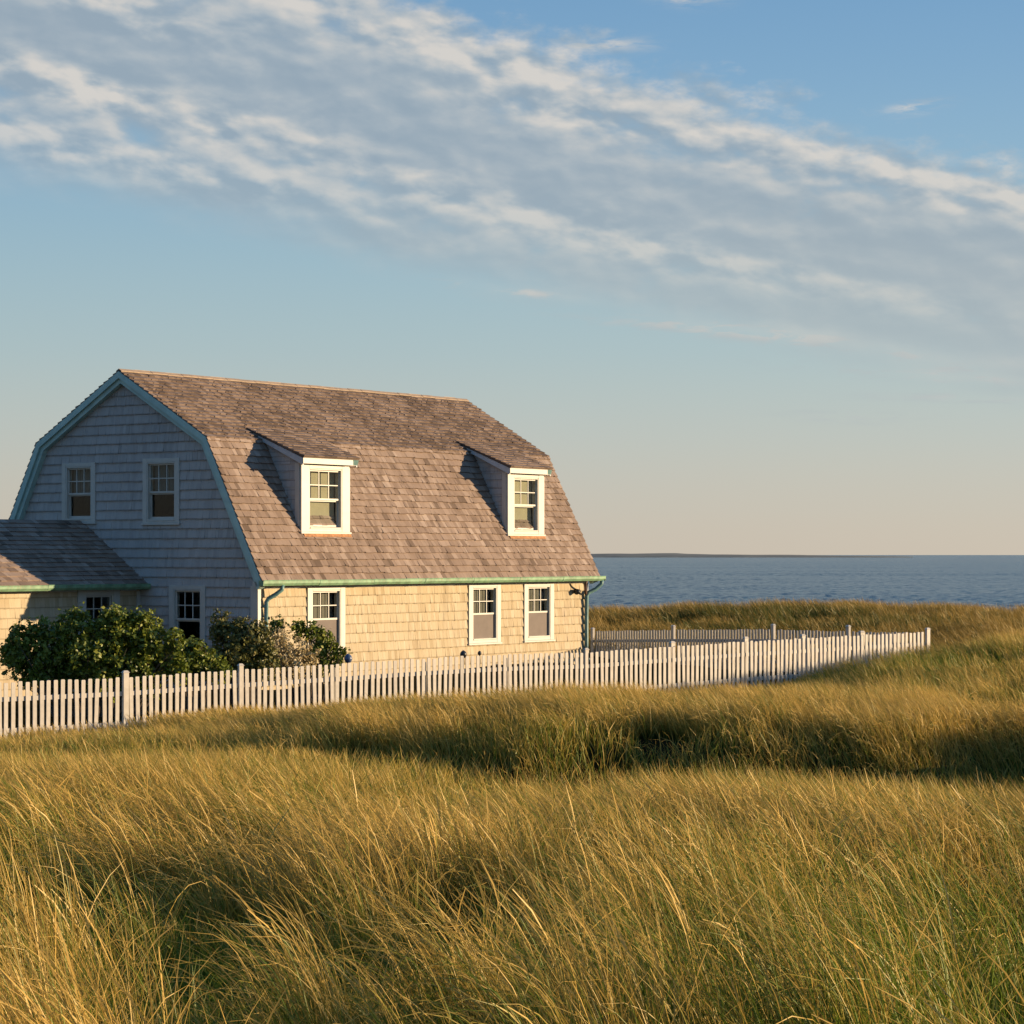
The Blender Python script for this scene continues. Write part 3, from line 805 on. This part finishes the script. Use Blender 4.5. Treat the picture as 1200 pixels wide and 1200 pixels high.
fposts = [(on_fence(FA, fd, x), up, wd_, fr_) for x, up, wd_, fr_ in ((-14, .13, .125, 1), (147, .13, .125, 1), (282, .12, .11, 1), (690, .09, .11, 0), (791, .11, .13, 0), (877, .10, .13, 0), (944, .09, .13, 0), (1013, .09, .15, 0), (1087, .10, .13, 1))]
fposts += [(on_fence(FA, fd, x), -.05, .10, 0) for x in (395, 500, 598)]
fence(FA, fd, -3.2, float(np.linalg.norm(FB-FA)), .155, fposts, 'long white picket fence running across the meadow in front of the house')
BA = np.array([px_x(692, 79.0), 79.0]); bd = (FB-BA)/np.linalg.norm(FB-BA); BL = float(np.linalg.norm(FB-BA))
bposts = [(on_fence(BA, bd, x), up, .135, 1) for x, up in ((694.5, .10), (789, .14), (906, .15), (994, .17))]
fence(BA, bd, 0, BL-.2, .155, bposts, 'shaded white picket fence closing the far side of the yard beside the house', tx=[690, 800, 900, 960, 1020, 1088], ty=[739.5, 738, 737.5, 739, 741, 741])

# ------------------------------------------------------------------ beach grass
def grass_mat(name, root_c, mid_g, mid_y, tip_c):
    m, gg, p, out = mat(name); m.node_tree.nodes.remove(p)
    ti = gg.n('ShaderNodeAttribute', attribute_name='tint').outputs['Fac']
    al = gg.n('ShaderNodeAttribute', attribute_name='along').outputs['Fac']
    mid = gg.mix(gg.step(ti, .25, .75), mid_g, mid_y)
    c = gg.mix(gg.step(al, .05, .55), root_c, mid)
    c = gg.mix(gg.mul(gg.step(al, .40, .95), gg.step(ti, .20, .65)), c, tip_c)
    d = gg.n('ShaderNodeBsdfDiffuse'); tr = gg.n('ShaderNodeBsdfTranslucent'); gl = gg.n('ShaderNodeBsdfGlossy'); gl.inputs['Roughness'].default_value = .45
    gl.inputs[0].default_value = (.6, .6, .5, 1)
    for q in (d, tr): m.node_tree.links.new(c, q.inputs[0])
    a = gg.n('ShaderNodeMixShader'); a.inputs[0].default_value = .32
    m.node_tree.links.new(d.outputs[0], a.inputs[1]); m.node_tree.links.new(tr.outputs[0], a.inputs[2])
    b = gg.n('ShaderNodeMixShader'); b.inputs[0].default_value = .04
    m.node_tree.links.new(a.outputs[0], b.inputs[1]); m.node_tree.links.new(gl.outputs[0], b.inputs[2])
    m.node_tree.links.new(b.outputs[0], out.inputs[0])
    return m
def blades(P, length, width, lean_az, lean0, curl, seg, seed=None):
    """ribbon blades: verts (N, seg+1, 2, 3) and along values"""
    N = len(P); s = np.linspace(0, 1, seg+1)
    th = lean0[:, None]+curl[:, None]*s[None, :]**2.5
    st = (length/seg)[:, None]
    hx = np.concatenate([np.zeros((N, 1)), np.cumsum(np.sin(.5*(th[:, 1:]+th[:, :-1]))*st, 1)], 1)
    hz = np.concatenate([np.zeros((N, 1)), np.cumsum(np.cos(.5*(th[:, 1:]+th[:, :-1]))*st, 1)], 1)
    c = np.stack([np.cos(lean_az), np.sin(lean_az)], -1)
    C = np.stack([P[:, 0, None]+hx*c[:, 0, None], P[:, 1, None]+hx*c[:, 1, None], P[:, 2, None]+hz], -1)
    T = np.gradient(C, axis=1)
    ph = rng.uniform(0, 2*np.pi, N)[:, None]+rng.normal(0, .5, N)[:, None]*s[None, :]
    nv_ = np.stack([np.cos(ph), np.sin(ph), np.full_like(ph, .15)], -1)
    sv = np.cross(T, nv_); sv /= np.linalg.norm(sv, axis=-1, keepdims=True)+1e-9
    wp = (width[:, None]*(1-.92*s[None, :]**2.2))*.5
    if seed is not None:                             # flowering stems: thin stalk, spindle-shaped head
        hd = np.where(s > .70, .30+.62*np.sin(np.pi*np.clip((s-.68)/.34, 0, 1)), .30)
        wp = np.where(seed[:, None], width[:, None]*hd[None, :]*.5, wp)
    V = np.stack([C-sv*wp[..., None], C+sv*wp[..., None]], 2)
    al = np.broadcast_to(s[None, :, None], (N, seg+1, 2))
    return V, al
def blade_quads(N, seg, off=0):
    b = (np.arange(N)*(seg+1)*2)[:, None]+(np.arange(seg)*2)[None, :]
    return np.stack([b, b+1, b+3, b+2], -1).reshape(-1, 4)+off
def house_local(X, Y):
    c, s = math.cos(HRZ), math.sin(HRZ); x, y = X-CX, Y-CY
    return x*c+y*s, -x*s+y*c
def allowed(X, Y):
    u, v = house_local(X, Y)
    ok = ~((u > -.1) & (u < L_) & (v > .1) & (v < W_+.1)) & ~((u > -9) & (u < .4) & (v > 4.2) & (v < 9.5))
    # inside the fenced yard the grass is kept short
    k = (X-FA[0])*(-fd[1])+(Y-FA[1])*fd[0]
    kb = (X-BA[0])*(-bd[1])+(Y-BA[1])*bd[0]
    yard = (k > -.05) & ~((kb > .05) & (X > 1.5))
    far = Y > 84
    return ok & (~yard | far)
def scatter(Z0, Z1, dens, margin, tuss, spread):
    """tussock centres, then blades about them"""
    hw = lambda z: .2143*z*1.0+margin
    A = (hw(Z0)+hw(Z1))*(Z1-Z0)
    nt_ = int(A*dens/tuss)
    Y = Z0+(Z1-Z0)*np.sqrt(rng.random(nt_)*(1-(Z0/Z1)**2)+(Z0/Z1)**2) if False else rng.uniform(Z0, Z1, int(nt_*1.6))
    keep = rng.random(len(Y)) < hw(Y)/hw(Z1); Y = Y[keep]
    X = rng.uniform(-1, 1, len(Y))*hw(Y)
    c = vnoise(X, Y, 1.15, 5)*.6+vnoise(X, Y, .42, 6)*.4
    keep = rng.random(len(Y)) < np.clip((c-.40)*6, .02, 1); X, Y = X[keep], Y[keep]
    n = rng.poisson(tuss, len(X))
    tid = np.repeat(np.arange(len(X)), n)
    dxy = rng.normal(0, spread, (len(tid), 2))
    return X[tid]+dxy[:, 0], Y[tid]+dxy[:, 1], dxy, tid
def grass_height(X, Y):
    A = X/Y*FPX
    h = np.interp(Y, [6, 14, 26, 29, 35, 38, 44, 50, 56, 62, 80, 95, 120], [.95, .92, .77, .60, .34, .62, .66, .60, .55, .60, .7, .75, .7])
    left = np.clip((-120-A)/260, 0, 1)*np.clip((Y-34)/9, 0, 1)*np.clip((60-Y)/4, 0, 1)
    h = h*(1-.42*left)
    k = -((X-FA[0])*(-fd[1])+(Y-FA[1])*fd[0])               # metres in front of the fence
    near = np.clip((8.5-k)/5, 0, 1)*(k > -.3)*np.clip((400-A)/70, 0, 1)*np.clip((A+380)/220, .15, 1)
    return h*(1-.52*near)
def make_grass(name, label, zones, material, under=()):
    Vs, Qs, Ts, As = [], [], [], []; off = 0
    for (Z0, Z1, dens, margin, tuss, spread, wd, seg) in zones:
        X, Y, dxy, tid = scatter(Z0, Z1, dens, margin, tuss, spread)
        Yw = Y+hollow_shift(X, Y)
        ok = allowed(X, Y) & ~((Yw > 29.2) & (Yw < 37.3) & (X/Y*FPX > -230+60*np.sin(Y*3+X)) & (X/Y*FPX < 640) & (rng.random(len(X)) > .55)); X, Y, dxy, tid = X[ok], Y[ok], dxy[ok], tid[ok]
        N = len(X)
        P = np.stack([X, Y, ground(X, Y)-.02], -1)
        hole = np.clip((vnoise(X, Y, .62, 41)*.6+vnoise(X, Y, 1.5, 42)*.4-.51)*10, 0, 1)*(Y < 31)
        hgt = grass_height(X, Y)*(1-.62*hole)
        patch = vnoise(X, Y, .8, 8)
        tu = np.random.default_rng(int(Z0)).normal(0, 1, tid.max()+1)[tid]
        ln = hgt*np.clip(rng.normal(1.0, .20, N)+.14*tu+.7*(patch-.5), .25, 1.6)*1.12
        short = rng.random(N) < .25; ln[short] *= rng.uniform(.4, .75, short.sum())
        # wind from the right bends the blades towards -X
        gust = np.random.default_rng(int(Z0)+50).normal(0, .22, (tid.max()+1, 2))[tid]
        vx = -.9+rng.normal(0, .36, N)+dxy[:, 0]/spread*.28+gust[:, 0]; vy = -.15+rng.normal(0, .42, N)+dxy[:, 1]/spread*.30+gust[:, 1]
        back = rng.random(N) < .07; vx[back] *= -.7
        az = np.arctan2(vy, vx)
        lean0 = rng.normal(.03, .13, N)+.12*np.clip(vnoise(X, Y, .5, 33)-.4, 0, 1)+.10*np.hypot(dxy[:, 0], dxy[:, 1])/spread
        wave = vnoise(X, Y, .7, 31)
        curl = np.clip(rng.gamma(2.2, .36, N)+.12*tu+.75*(wave-.45)+.5*(ln/hgt-1), .22, 2.2)
        arch = rng.random(N) < .07; curl[arch] += rng.uniform(.3, .9, arch.sum()); ln[arch] *= 1.1
        W = wd*rng.uniform(.6, 1.35, N)
        sd_ = rng.random(N) < .08; ln[sd_] *= 1.12; curl[sd_] = np.minimum(curl[sd_], .9)
        ln = np.minimum(ln, hgt*1.32)
        V, al = blades(P, ln, W, az, lean0, curl, seg, sd_ if seg > 5 else None)
        green = vnoise(X, Y, .25, 9)*.5+vnoise(X, Y, 1.1, 10)*.5
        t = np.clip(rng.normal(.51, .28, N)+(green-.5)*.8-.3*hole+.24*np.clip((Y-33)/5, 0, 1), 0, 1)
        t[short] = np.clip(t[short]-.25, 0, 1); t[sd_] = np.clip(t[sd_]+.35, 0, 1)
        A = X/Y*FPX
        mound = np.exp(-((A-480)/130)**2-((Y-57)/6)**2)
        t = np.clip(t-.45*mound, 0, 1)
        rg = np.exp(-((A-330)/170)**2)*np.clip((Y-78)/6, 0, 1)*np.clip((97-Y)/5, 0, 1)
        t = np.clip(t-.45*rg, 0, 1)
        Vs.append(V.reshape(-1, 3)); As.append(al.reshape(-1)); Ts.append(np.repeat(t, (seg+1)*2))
        Qs.append(blade_quads(N, seg, off)); off += N*(seg+1)*2
    for (Z0, Z1, n_u, wd, seg) in under:            # short green shoots between the tussocks
        Y = np.sqrt(rng.uniform(Z0**2, Z1**2, n_u)); X = rng.uniform(-1, 1, n_u)*(.2143*Y+1.5)
        lush = vnoise(X, Y, .8, 51)
        P = np.stack([X, Y, ground(X, Y)-.02], -1)
        V, al = blades(P, rng.uniform(.16, .42, n_u)*(.7+.7*lush)*(1.0 if Z0 < 25 else 1.35), wd*rng.uniform(.7, 1.6, n_u), rng.uniform(0, 6.28, n_u), np.abs(rng.normal(.1, .2, n_u)), rng.uniform(.2, 1.1, n_u), seg)
        Vs.append(V.reshape(-1, 3)); As.append(al.reshape(-1)*.9+.1); Ts.append(np.repeat(np.clip(rng.normal(.12 if Z0 < 25 else .45, .15, n_u), 0, .7), (seg+1)*2))
        Qs.append(blade_quads(n_u, seg, off)); off += n_u*(seg+1)*2
    o = np_mesh(name, np.concatenate(Vs), np.concatenate(Qs), material, {'tint': np.concatenate(Ts), 'along': np.concatenate(As)})
    o['kind'] = 'stuff'; o['label'] = label
    print(name, len(o.data.polygons))
    return o
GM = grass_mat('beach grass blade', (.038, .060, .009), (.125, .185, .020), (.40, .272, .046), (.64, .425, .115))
GQ = 1.0
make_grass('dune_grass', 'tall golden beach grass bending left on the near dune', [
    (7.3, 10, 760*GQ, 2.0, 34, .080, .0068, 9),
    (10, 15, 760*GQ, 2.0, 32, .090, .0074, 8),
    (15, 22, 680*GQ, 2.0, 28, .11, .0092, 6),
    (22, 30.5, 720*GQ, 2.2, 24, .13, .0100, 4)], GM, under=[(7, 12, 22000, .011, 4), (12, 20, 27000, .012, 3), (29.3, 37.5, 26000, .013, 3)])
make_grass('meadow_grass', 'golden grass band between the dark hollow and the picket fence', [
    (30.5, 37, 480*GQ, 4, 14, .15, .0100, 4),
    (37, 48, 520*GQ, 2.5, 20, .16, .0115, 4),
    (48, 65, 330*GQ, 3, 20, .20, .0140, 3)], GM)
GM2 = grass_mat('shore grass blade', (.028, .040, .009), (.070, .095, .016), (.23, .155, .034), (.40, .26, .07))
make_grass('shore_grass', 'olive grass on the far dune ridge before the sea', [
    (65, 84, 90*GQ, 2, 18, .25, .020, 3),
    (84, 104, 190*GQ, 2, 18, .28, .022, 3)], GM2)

# ------------------------------------------------------------------ shrubs
def leaf_mat(name, c0, c1, c2):
    m, gg, p, out = mat(name)
    ti = gg.n('ShaderNodeAttribute', attribute_name='tint').outputs['Fac']
    c = gg.mix(gg.step(ti, .0, .6), c0, c1); c = gg.mix(gg.step(ti, .6, 1.0), c, c2)
    m.node_tree.links.new(c, p.inputs['Base Color']); p.inputs['Roughness'].default_value = .45
    p.inputs['Specular IOR Level'].default_value = .35
    tr = gg.n('ShaderNodeBsdfTranslucent'); m.node_tree.links.new(c, tr.inputs[0])
    mx = gg.n('ShaderNodeMixShader'); mx.inputs[0].default_value = .22
    m.node_tree.links.new(p.outputs[0], mx.inputs[1]); m.node_tree.links.new(tr.outputs[0], mx.inputs[2]); m.node_tree.links.new(mx.outputs[0], out.inputs[0])
    return m
M['leaf'] = leaf_mat('glossy green leaf', (.055, .085, .012), (.155, .195, .024), (.27, .275, .042))
M['leaf_dull'] = leaf_mat('dull olive leaf', (.075, .08, .024), (.155, .155, .04), (.24, .20, .07))
M['bloom'] = leaf_mat('cream dry blossom', (.30, .23, .10), (.48, .39, .20), (.60, .52, .33))
M['bark'] = paint('twig bark', (.10, .075, .055), .3, .9, 20)
def shrub(label, Z, blobs, n, size, leaf='leaf', bloom=None, seed=1):
    """blobs: (px x, px y, radius px) seen at depth Z; leaves hang on twigs through each blob"""
    r = np.random.default_rng(seed); k = Z/FPX
    cx = np.mean([b[0] for b in blobs]); X0 = px_x(cx, Z); g0 = float(ground(X0, Z))
    root = thing('shrub', label, 'shrub', (X0, Z, g0), 0, 'shrubs along the picket fence')
    B = [((b[0]-cx)*k, r.uniform(-.25, .35)*b[2]*k*2, EYE-(b[1]-650)*k-g0, b[2]*k) for b in blobs]
    st = MB(); rd = random.Random(seed); tips = []
    for (x, y, z, rad) in B:
        for q in range(5):
            e = Vector((x, y, z))+Vector([rd.gauss(0, .45)*rad for _ in range(3)])
            b0 = Vector((x*.45+rd.gauss(0, .08), y*.4+rd.gauss(0, .06), -.1)); mid = b0.lerp(e, .55)+Vector((rd.gauss(0, .07), rd.gauss(0, .07), .10))
            st.tube([b0, b0.lerp(mid, .6), mid, e], [.022, .018, .013, .005], 5)
    st.build('stem', M['bark'], root)
    def leaves(nm, count, Bl, sz, mt, flat=.6):
        w_ = np.array([b[3]**2.2 for b in Bl]); w_ /= w_.sum()
        bi = r.choice(len(Bl), count, p=w_); bb = np.array(Bl)[bi]
        # twig clusters: sprays of leaves
        nc = max(1, count//11); ci = r.choice(len(Bl), nc, p=w_); cb = np.array(Bl)[ci]
        d = r.normal(size=(nc, 3)); d /= np.linalg.norm(d, axis=1)[:, None]
        rr = r.random(nc)**.42*1.06+r.normal(0, .06, nc)
        C = cb[:, :3]+d*rr[:, None]*cb[:, 3:4]*np.array([1, 1, .95])
        cl = r.integers(0, nc, count)
        P = C[cl]+r.normal(0, sz*.9, (count, 3)); P[:, 2] = np.maximum(P[:, 2], .02)
        nrm = r.normal(size=(count, 3))+d[cl]*.5+np.array([.0, -.1, .5]); nrm /= np.linalg.norm(nrm, axis=1)[:, None]
        ax = np.cross(nrm, r.normal(size=(count, 3))); ax /= np.linalg.norm(ax, axis=1)[:, None]
        bx = np.cross(nrm, ax)
        s_ = sz*r.uniform(.6, 1.3, count)[:, None]
        fold = nrm*s_*.18
        V = np.stack([P-ax*s_, P+bx*s_*flat+fold, P+ax*s_, P-bx*s_*flat+fold], 1)
        t = np.clip(r.normal(.48, .22, nc)[cl]+r.normal(0, .13, count), 0, 1)
        i = np.arange(count)[:, None]*4
        q = np.concatenate([i+np.array([[0, 1, 2]]), i+np.array([[0, 2, 3]])], 1).reshape(-1, 3)
        o = np_mesh(nm, V.reshape(-1, 3), q, mt, {'tint': np.repeat(t, 4)}); o.parent = root
    leaves('foliage', n, B, size, M[leaf])
    if bloom:
        Bb = [((b[0]-cx)*k, -.9*b[2]*k-.25, EYE-(b[1]-650)*k-g0, b[2]*k) for b in bloom[0]]
        leaves('blossom', bloom[1], Bb, size*.62, M['bloom'], .8)
    return root
shrub('largest dark green shrub, in front of the low wing of the house', 54.5,
      [(30,748,20),(22,772,20),(48,742,17),(60,765,30),(40,785,24),(85,738,23),(92,720,13),(104,764,34),(75,790,28),(128,729,16),(138,736,24),(150,765,36),(120,792,30),(165,733,18),(178,752,26),(190,775,24),(205,752,13),(170,792,26),(208,785,16),(142,724,10),(12,760,12)], 22000, .055, 'leaf', None, 3)
shrub('low bright green shrub under the ground floor gable window', 55.5,
      [(218,770,18),(228,780,20),(240,772,14),(208,784,16),(232,756,9),(252,785,18),(222,754,7)], 4600, .052, 'leaf', None, 4)
shrub('olive shrub with bare twigs beside the house corner', 57.0,
      [(258,735,15),(258,722,8),(270,750,22),(292,742,18),(285,770,24),(302,760,20),(303,735,11),(262,775,20),(310,780,20),(282,734,10)], 7500, .050, 'leaf_dull', None, 5)
shrub('shrub with pale dry blossoms under the leftmost front window', 58.0,
      [(322,733,9),(328,728,6),(352,741,12),(364,735,7),(374,752,16),(372,768,14),(388,760,10),(318,742,7),(392,772,13),(402,764,6),(380,782,13)], 3000, .050, 'leaf',
      ([(324,755,15),(338,765,20),(352,772,20),(320,775,16),(368,768,13),(342,785,18),(356,757,12),(332,745,9)], 3600), 6)

# ------------------------------------------------------------------ small lamps
def lathe(prof, sides=16, centre=(0, 0, 0)):
    mb = MB(); n = len(prof)
    for (r_, z_) in prof:
        for j in range(sides): mb.v.append((centre[0]+r_*math.cos(2*math.pi*j/sides), centre[1]+r_*math.sin(2*math.pi*j/sides), centre[2]+z_))
    for k in range(n-1):
        for j in range(sides): mb.f.append((k*sides+j, k*sides+(j+1)%sides, (k+1)*sides+(j+1)%sides, (k+1)*sides+j)); mb.t.append(.5)
    return mb
def garden_lamp(x, y, Z, r_, label, mt):
    X = px_x(x, Z); g0 = float(ground(X, Z)); zt = EYE-(y-650)/FPX*Z-g0
    t = thing('garden_lamp', label, 'garden lamp', (X, Z, g0))
    s = MB(); s.tube([(0, 0, -.15), (0, 0, zt)], .018, 8); s.build('stake', M['dark'], t)
    lathe([(.001, r_*1.25), (r_*.25, r_*1.15), (r_*.75, r_*.75), (r_, r_*.15), (r_*.95, -.2*r_), (r_*.7, -r_*.75), (r_*.4, -r_), (.001, -r_*1.02)], 16, (0, 0, zt)).build('lamp_head', mt, t, smooth=True)
garden_lamp(543, 767, 58.5, .085, 'round black garden lamp below the middle front window', M['dark'])
garden_lamp(562, 765.5, 59.0, .05, 'smallest black garden lamp, just right of the round black one', M['dark'])
garden_lamp(408, 772, 57.0, .10, 'dark blue garden lamp at the right end of the blossoming shrub', M['blue'])
wl = thing('wall_lamp', 'black bullet floodlight on the shingled wall near the right downspout', 'wall lamp', tuple(HM @ Vector((14.54, FV-.025, HB-1.09))), HRZ)
s = MB(); s.tube([(0, .02, 0), (0, -.03, 0)], .06, 12); s.tube([(0, -.03, 0), (0, -.10, -.02)], .018, 8); s.build('bracket', M['dark'], wl, smooth=True)
s = MB(); s.tube([(.10, -.10, -.02), (.02, -.12, -.02), (-.08, -.14, -.035), (-.13, -.15, -.04)], [.045, .06, .085, .09], 14); s.build('lamp_head', M['dark'], wl, smooth=True)
